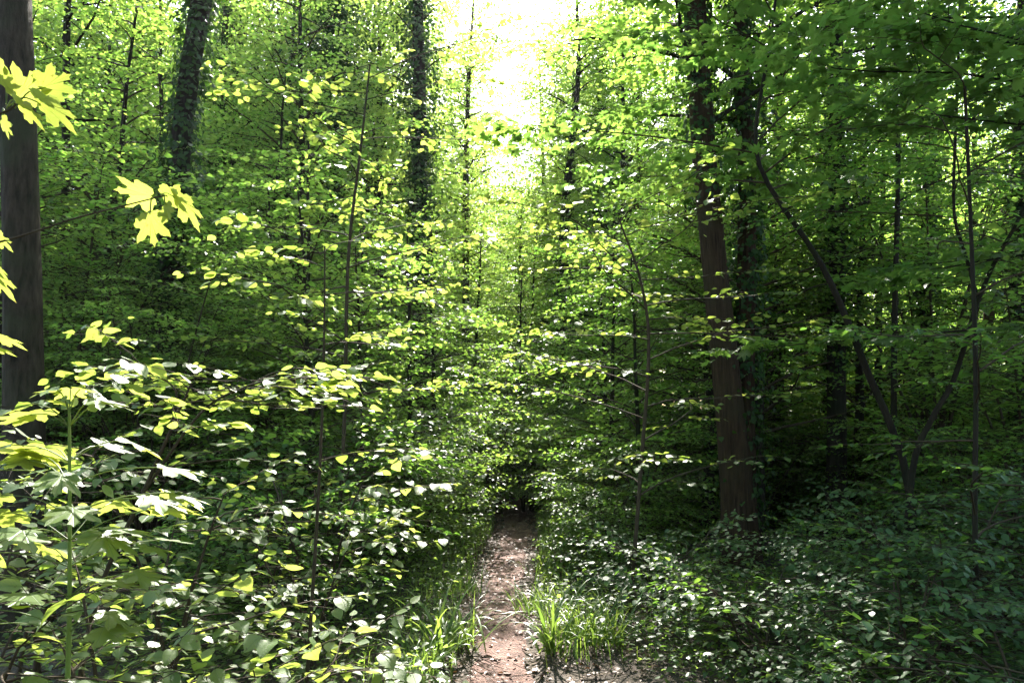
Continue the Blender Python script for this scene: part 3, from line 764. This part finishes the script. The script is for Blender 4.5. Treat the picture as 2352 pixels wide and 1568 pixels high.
hero('ivy_clad_tree', [(2122, 1230), (2120, 900), (2128, 600), (2135, 400), (2140, 0)], 11, [34, 32, 30, 28, 24], 'ivied trunk with bright leaves around it behind the forked young tree', ivy=[(0, .5, 7, 2200, .16, .075)], crown=(7, 13, 12, 2.0), seed=115)
hero('slender_tree', [(2246, 1205), (2268, 750), (2308, 500), (2350, 300), (2395, 100)], 12, [26, 24, 22, 20, 16], 'brown trunk leaning to the right beyond the fork of the young tree', mat=M_BROWN, extend=10, crown=(7, 10, 8, 1.6), seed=116)
hero('slender_tree', [(1782, 1195), (1783, 1000), (1786, 600), (1790, 200), (1790, 0)], 12, [36, 33, 26, 22, 18], 'short visible dark trunk between twin trunks and dark upright trunk', crown=(6, 12, 14, 1.6), seed=117)
hero('slender_tree', [(2335, 1268), (2332, 900), (2338, 600), (2345, 200), (2350, 0)], 9.5, [38, 34, 30, 26, 22], 'dark trunk half lost in leaves farthest right', ivy=[(0, .5, 6, 1200, .14, .07)], crown=(6.5, 12, 12, 1.8), seed=118)
hero('slender_tree', [(2052, 1330), (2052, 900), (2056, 650), (2062, 400), (2058, 200)], 8, [15, 13, 12, 10, 8], 'very thin straight dark stem beside the leaning sapling', extend=6.5, crown=(3.6, 6.4, 16, 1.2), seed=119, kind='hex', sprays=SP_MID, lmat=M_HORN)
hero('slender_tree', [(136, 1260), (140, 900), (150, 500), (154, 100), (158, 0)], 9.6, [20, 18, 16, 14, 12], 'dark thin stem showing at the top just right of the smooth grey trunk', crown=(4, 11, 24, 1.4), seed=120)

# saplings with bare stems in the right half
def stem_tree(name, lines, Y, label, seed, sprays, kind, mat, limbs, uv=False, bark=None, smooth=False, group=None, cat='young tree'):
    """Stems given as pixel lines at distance Y with widths; limbs = (which, count, t0, t1, length, gap, scale)."""
    p = Plant(seed, kind, sprays); rg = p.rng; stems = []; base = None; paths = []
    for pts, w in lines:
        Q = smooth_path([at(a, b, Y) for a, b in pts], 22)
        if base is None:
            Q[0, 2] = -.05; base = Q[0].copy(); base[2] = 0
        rr = np.interp(np.linspace(0, 1, 22), np.linspace(0, 1, len(w)), w) * Y / 1880 / 2
        Q = Q - base; paths.append((Q, rr)); g = Geo(); g.add(*tube(Q, rr, 9)); stems.append(('trunk' if len(stems) == 0 else 'fork', g.mesh('trunk', bark or M_BARK, True)))
    for (k, n, t0, t1, length, gap, sc) in limbs:
        Q, rr = paths[k]
        for i in range(n):
            t = t0 + (t1 - t0) * (i + rg.random() * .8) / n; q = min(t, .999) * 21; j = int(q); c = Q[j] * (1 - q + j) + Q[j + 1] * (q - j)
            p.limb(c, i * 2.4 + rg.normal(0, .5), rg.uniform(.0, .7), length * rg.uniform(.6, 1.2), min(rr[j] * .5, .009), 6, .7, .25, gap, sc, 5)
    return thing(name, stems + [('branch', p.wood.mesh('branch', M_TWIG, True)), ('crown', p.leaves('crown', mat, uv, smooth))], base, 0, 1, label, cat, group)


stem_tree('leaning_sapling', [([(2112, 1400), (2080, 1080), (1990, 850), (1930, 700), (1870, 580), (1762, 420), (1735, 300), (1775, 60), (1800, -250)], [19, 17, 16, 15, 13, 11, 9, 7, 5])], 6.2,
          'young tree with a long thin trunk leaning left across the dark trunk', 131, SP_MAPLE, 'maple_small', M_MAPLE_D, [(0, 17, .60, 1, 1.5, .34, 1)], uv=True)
stem_tree('forked_young_tree', [([(2072, 1420), (2095, 1080), (2140, 960), (2190, 870), (2245, 690)], [16, 15, 13, 12, 11]), ([(2245, 690), (2215, 580), (2190, 480), (2196, 250), (2202, 60), (2205, -200)], [9, 8, 7, 7, 6, 4]),
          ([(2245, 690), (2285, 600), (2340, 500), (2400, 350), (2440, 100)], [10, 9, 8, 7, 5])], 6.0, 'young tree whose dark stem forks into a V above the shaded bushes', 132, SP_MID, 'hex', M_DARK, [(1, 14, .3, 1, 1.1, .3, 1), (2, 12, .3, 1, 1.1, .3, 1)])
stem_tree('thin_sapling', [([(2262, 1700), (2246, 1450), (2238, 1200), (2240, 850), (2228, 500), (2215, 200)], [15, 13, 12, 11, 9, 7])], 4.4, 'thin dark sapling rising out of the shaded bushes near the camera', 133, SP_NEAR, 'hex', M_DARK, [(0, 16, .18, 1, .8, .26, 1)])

# overhanging maple, stem outside the frame on the right, limbs reaching left over the path side
p = Plant(140, 'maple_small', SP_MAPLE); rg = p.rng
stem = smooth_path([[4.4, 4.9, -.05], [4.35, 4.9, 1.5], [4.2, 4.8, 3.0], [4.0, 4.9, 5.0], [3.9, 5.0, 7.0]], 20)
for i in range(30):
    t = rg.uniform(.40, .98); q = t * 19; j = int(q); c = stem[j]
    yaw = math.pi + rg.normal(0, .75)
    p.limb(c, yaw, rg.uniform(-.05, .55), rg.uniform(1.6, 3.6), .014, 8, .9, .25, .30, 1, 5, wob=.12)
g = Geo(); g.add(*tube(stem, np.linspace(.075, .02, 20), 12))
OB = np.array([4.4, 4.9, 0])
for q_ in (g, p.wood): q_.V = [v_ - OB for v_ in q_.V]
p.lv = [(a_ - OB, b_, c_, d_) for a_, b_, c_, d_ in p.lv]
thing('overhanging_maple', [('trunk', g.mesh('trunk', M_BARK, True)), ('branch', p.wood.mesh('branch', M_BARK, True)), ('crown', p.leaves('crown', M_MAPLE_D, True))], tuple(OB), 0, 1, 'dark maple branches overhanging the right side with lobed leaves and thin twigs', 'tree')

# ------------------------------------------------------------------ shaded bushes right of the path
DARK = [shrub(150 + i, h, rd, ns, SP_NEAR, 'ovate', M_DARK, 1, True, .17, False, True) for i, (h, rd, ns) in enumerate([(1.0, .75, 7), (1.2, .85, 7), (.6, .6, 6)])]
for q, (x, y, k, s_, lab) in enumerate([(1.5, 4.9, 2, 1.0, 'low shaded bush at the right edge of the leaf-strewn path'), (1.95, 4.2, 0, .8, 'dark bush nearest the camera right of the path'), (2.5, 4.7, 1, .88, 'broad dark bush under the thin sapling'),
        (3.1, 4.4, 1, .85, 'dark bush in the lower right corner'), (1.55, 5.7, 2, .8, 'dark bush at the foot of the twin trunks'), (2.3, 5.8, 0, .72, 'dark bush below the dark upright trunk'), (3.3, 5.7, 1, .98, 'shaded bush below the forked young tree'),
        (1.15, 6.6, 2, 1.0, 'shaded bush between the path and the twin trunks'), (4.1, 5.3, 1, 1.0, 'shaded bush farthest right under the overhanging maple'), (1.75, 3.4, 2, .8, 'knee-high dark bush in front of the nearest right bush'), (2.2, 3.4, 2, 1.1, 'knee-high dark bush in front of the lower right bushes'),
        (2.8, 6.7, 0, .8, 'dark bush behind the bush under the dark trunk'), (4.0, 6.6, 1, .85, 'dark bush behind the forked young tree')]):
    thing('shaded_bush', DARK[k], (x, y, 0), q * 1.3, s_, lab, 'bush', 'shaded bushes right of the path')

# ------------------------------------------------------------------ sunlit bushes left of the path
LIT = [shrub(160 + i, h, rd, ns, SP_BUSH, 'ovate', M_HAZEL, 1.0, True, .31, True, True, .0) for i, (h, rd, ns) in enumerate([(1.15, .65, 3), (1.4, .7, 3), (.8, .55, 3), (1.1, .6, 3)])]
for q, (x, y, k, s_, lab) in enumerate([(-1.95, 3.1, 0, 1, 'sunlit bush in the lower left corner behind the maple sapling'), (-1.3, 2.9, 0, .92, 'sunlit bush with white glinting leaves right of the maple sapling'), (-.92, 3.2, 2, .95, 'low sunlit bush in front of the broad bladed grass tuft'),
        (-1.6, 4.0, 1, .9, 'sunlit bush behind the glinting one, below the arching shrub'), (-1.15, 4.7, 0, .85, 'bush with bright leaf tops on the left side of the path'), (-2.4, 4.3, 1, 1.05, 'sunlit bush before the foot of the smooth grey trunk'), (-.95, 2.3, 0, .85, 'bush with broad pale leaves nearest the camera'), (-1.75, 2.55, 3, 1.0, 'sunlit bush at the foot of the maple sapling'), (-1.25, 5.4, 0, 1.1, 'half-lit bush behind the bushes left of the path'), (-2.2, 5.7, 2, 1, 'half-lit low bush between the smooth trunk and the leaning trunk')]):
    thing('sunlit_bush', LIT[k], (x, y, 0), (q * .61) % 1.4 - .7, s_, lab, 'bush', 'sunlit bushes left of the path')

stem_tree('arching_hazel', [([(150, 1800), (215, 1400), (330, 1130), (405, 960), (440, 880)], [12, 11, 9, 7, 4]), ([(330, 1130), (460, 950), (560, 890), (640, 870)], [7, 6, 5, 3]), ([(405, 960), (400, 890), (330, 850)], [5, 4, 3])], 3.2,
          'hazel shrub with a thin stem arching right and bright yellow leaf tips', 171, SP_BUSH, 'round', M_HAZEL, [(0, 8, .55, 1, .38, .22, .8), (1, 6, .3, 1, .32, .22, .8), (2, 3, .3, 1, .25, .22, .7)], True, M_TWIG, True, cat='shrub')
stem_tree('hazel_shoot', [([(700, 1640), (728, 1200), (742, 900), (746, 640), (746, 565)], [9, 8, 6, 4, 3])], 4.0, 'slim upright hazel shoot with paired bright leaves left of the path', 172, SP_BUSH, 'round', M_HAZEL, [(0, 9, .35, .96, .36, .26, .7)], True, M_TWIG, True, cat='shrub')
stem_tree('sunlit_hazel', [([(760, 1480), (790, 1000), (800, 600), (830, 330), (850, 150)], [10, 9, 8, 6, 4])], 6.2, 'sunlit hazel with yellow-green leaf layers before the straight ivy trunk', 173, SP_BUSH, 'round', M_HAZEL, [(0, 20, .3, 1, .9, .30, .8)], True, M_TWIG, True, cat='young tree')
stem_tree('sunlit_hazel', [([(1440, 1500), (1470, 1100), (1490, 800), (1470, 640), (1420, 500)], [10, 9, 8, 6, 4])], 6.3, 'sunlit hazel spreading yellow-green leaf layers left of the twin trunks', 174, SP_BUSH, 'round', M_HAZEL, [(0, 24, .2, 1, 1.15, .28, .8)], True, M_TWIG, True, cat='young tree')


# ------------------------------------------------------------------ maples in the near left
def maple_twigs(name, stems, leaves, label, seed, cat, bark):
    """stems = (points, r0, r1); leaves = (point, tip direction, upper-face normal, size, stalk start)."""
    rg = np.random.default_rng(seed); base = np.array(stems[0][0][0], float); base[2] = 0; parts = []
    for k, (pts, r0, r1) in enumerate(stems):
        Q = smooth_path(pts, 18) - base; g = Geo(); g.add(*tube(Q, np.linspace(r0, r1, 18), 8)); parts.append(('trunk' if k == 0 else 'branch', g.mesh('twig', bark, True)))
    g = Geo(); st = g
    P = np.array([l[0] for l in leaves]) - base; D = np.array([l[1] for l in leaves], float); N = np.array([l[2] for l in leaves], float); Z = np.array([l[3] for l in leaves])
    add_leaves(g, 'maple_bare', P, D, N, Z, rg)
    for l in leaves:
        a, b = np.array(l[4]) - base, np.array(l[0]) - base
        st.add(*tube(smooth_path([a, (a + b) / 2 + [0, 0, .015], b + nrmz(np.array(l[1], float)) * l[3] * .02], 6), [.0016] * 6, 5))
    parts += [('foliage', g.mesh('foliage', M_MAPLE, True, True))]
    return thing(name, parts, base, 0, 1, label, cat)


LEAF['maple_bare'] = maple_leaf(True, 0, .20)
rg = np.random.default_rng(9)
# the green-stemmed sapling
Y0 = 2.2; lv = []
for py, n, pl, sz in [(950, 5, .04, .08), (980, 5, .10, .115), (1060, 5, .16, .14), (1110, 5, .20, .15), (1180, 5, .22, .15), (1240, 6, .24, .155), (1300, 5, .22, .155), (1370, 5, .22, .15), (1450, 4, .2, .14)]:
    a0 = rg.uniform(0, TAU)
    for i in range(n):
        c = at(160, py, Y0); a = a0 + i * TAU / n + rg.normal(0, .25)
        if i == 0: a = rg.normal(0, .3)
        if i == 1: a = math.pi + rg.normal(0, .3)
        dv = np.array([math.cos(a), math.sin(a), 0]); p_ = c + dv * pl * rg.uniform(.7, 1.1) + [0, 0, rg.uniform(.03, .08)]
        lv.append((p_, dv + [0, 0, rg.uniform(-.35, .0)], [rg.normal(0, .2), rg.normal(.16, .2), 1], .80 * sz * rg.uniform(.8, 1.1), c))
maple_twigs('maple_sapling', [([[at(158, 1500, Y0)[0], Y0, -.03], at(156, 1560, Y0), at(161, 1250, Y0), at(160, 940, Y0)], .0085, .0035)], lv, 'green-stemmed maple sapling with tiers of flat lobed leaves in the near left', 181, 'sapling', M_GSTEM)
# the young maple just outside the frame, two twigs reaching in
Y1 = 1.75; lv = []
def lf(px, py, tx, ty, size, nrm, sx, sy, Y=Y1):
    a, b = at(px, py, Y), at(tx, ty, Y)
    lv.append((a, b - a, [nrm[0], nrm[1] * .8, nrm[2]], size * .76, at(sx, sy, Y)))
FACE = [0, .62, .78]
lf(95, 205, 148, 175, .10, FACE, 35, 250); lf(85, 235, 205, 262, .135, [.1, .5, .85], 20, 245); lf(40, 225, 100, 150, .10, [0, .8, .6], 30, 245); lf(15, 200, 45, 160, .06, [0, .6, .8], 15, 235)
lf(20, 175, -30, 150, .09, FACE, 15, 240); lf(5, 275, 30, 312, .06, [.2, .7, .7], 10, 255); lf(40, 240, 90, 262, .10, [0, .45, .9], 15, 250)
lf(350, 452, 255, 425, .11, FACE, 385, 452); lf(375, 450, 430, 452, .085, [0, .5, .85], 350, 458); lf(400, 455, 492, 490, .11, [.1, .55, .83], 370, 450); lf(345, 490, 350, 528, .10, [0, .85, .52], 350, 455); lf(380, 470, 398, 500, .055, [0, .8, .6], 372, 452)
lf(-20, 540, 25, 548, .07, FACE, -60, 560); lf(-40, 620, 50, 655, .12, FACE, -90, 600); lf(-30, 600, 25, 618, .08, [0, .5, .85], -90, 600); lf(-20, 770, 72, 778, .10, [0, .35, .93], -90, 760); lf(-30, 795, 45, 803, .08, [0, .3, .95], -90, 770)
mx = at(-420, 700, Y1)
maple_twigs('young_maple', [([[mx[0], Y1 + .2, -.03], at(-440, 900, Y1 + .15), at(-400, 400, Y1), at(-380, 0, Y1)], .012, .006), ([at(-425, 640, Y1), at(-150, 590, Y1), at(30, 548, Y1), at(180, 500, Y1), at(385, 448, Y1)], .0035, .0014),
            ([at(-400, 330, Y1), at(-150, 300, Y1), at(0, 262, Y1), at(40, 240, Y1)], .004, .002), ([at(-430, 760, Y1 + .05), at(-250, 640, Y1), at(-80, 595, Y1)], .003, .0015), ([at(-440, 900, Y1 + .1), at(-250, 800, Y1), at(-70, 765, Y1)], .003, .0015)], lv,
            'young maple reaching in with yellow glowing lobed leaves on thin twigs', 182, 'young tree', M_TWIG)

# the unseen wood behind the camera: one mass, added to cut light from behind
p = Plant(190, 'hex', SP_FAR, False); rg = p.rng
for i in range(44):
    a = rg.uniform(math.pi * 1.03, math.pi * 1.97); d = rg.uniform(5, 16); x, y, h = d * math.cos(a) * 1.3, d * math.sin(a) - 1.5, rg.uniform(9, 15)
    pts = np.array([[x, y, -.1], [x + .1, y, h * .4], [x, y + .1, h * .75], [x, y, h]]); p.wood.add(*tube(smooth_path(pts, 10), np.linspace(.16, .03, 10), 8))
    for k in range(34):
        z = h * (.08 + .92 * (k + rg.random()) / 34)
        p.limb([x, y, z], k * 2.4, rg.uniform(0, .8), rg.uniform(1.2, 2.6), .03, 5, .5, .3, .55, 1.2, 4)
wd = obj('unseen_wood', p.leaves('unseen_wood', M_WOOD), kind='stuff', label='unseen wood standing behind the viewer, added to cut light from behind', category='wood')
obj('trunk', p.wood.mesh('trunk', M_BARK, True), wd)

# faint haze between the trees, added also to stand in for lens glare
m, nt, N_, L_ = nodes('haze'); out = N_("ShaderNodeOutputMaterial"); pv = N_("ShaderNodeVolumePrincipled")
pv.inputs["Color"].default_value = (.93, .96, 1, 1); pv.inputs["Density"].default_value = .00022; pv.inputs["Anisotropy"].default_value = .55
L_(pv.outputs[0], out.inputs["Volume"])
g = Geo(); c = np.array([[x, y, z] for x in (-34, 34) for y in (-22, 52) for z in (-1.2, 19)]); g.add(c, [np.array([[0, 1, 3, 2], [4, 6, 7, 5], [0, 4, 5, 1], [2, 3, 7, 6], [0, 2, 6, 4], [1, 5, 7, 3]])])
HAZE = obj('haze', g.mesh('haze', m), kind='stuff', label='faint haze between the trees, also standing in for lens glare', category='haze')
S.cycles.volume_bounces = 0
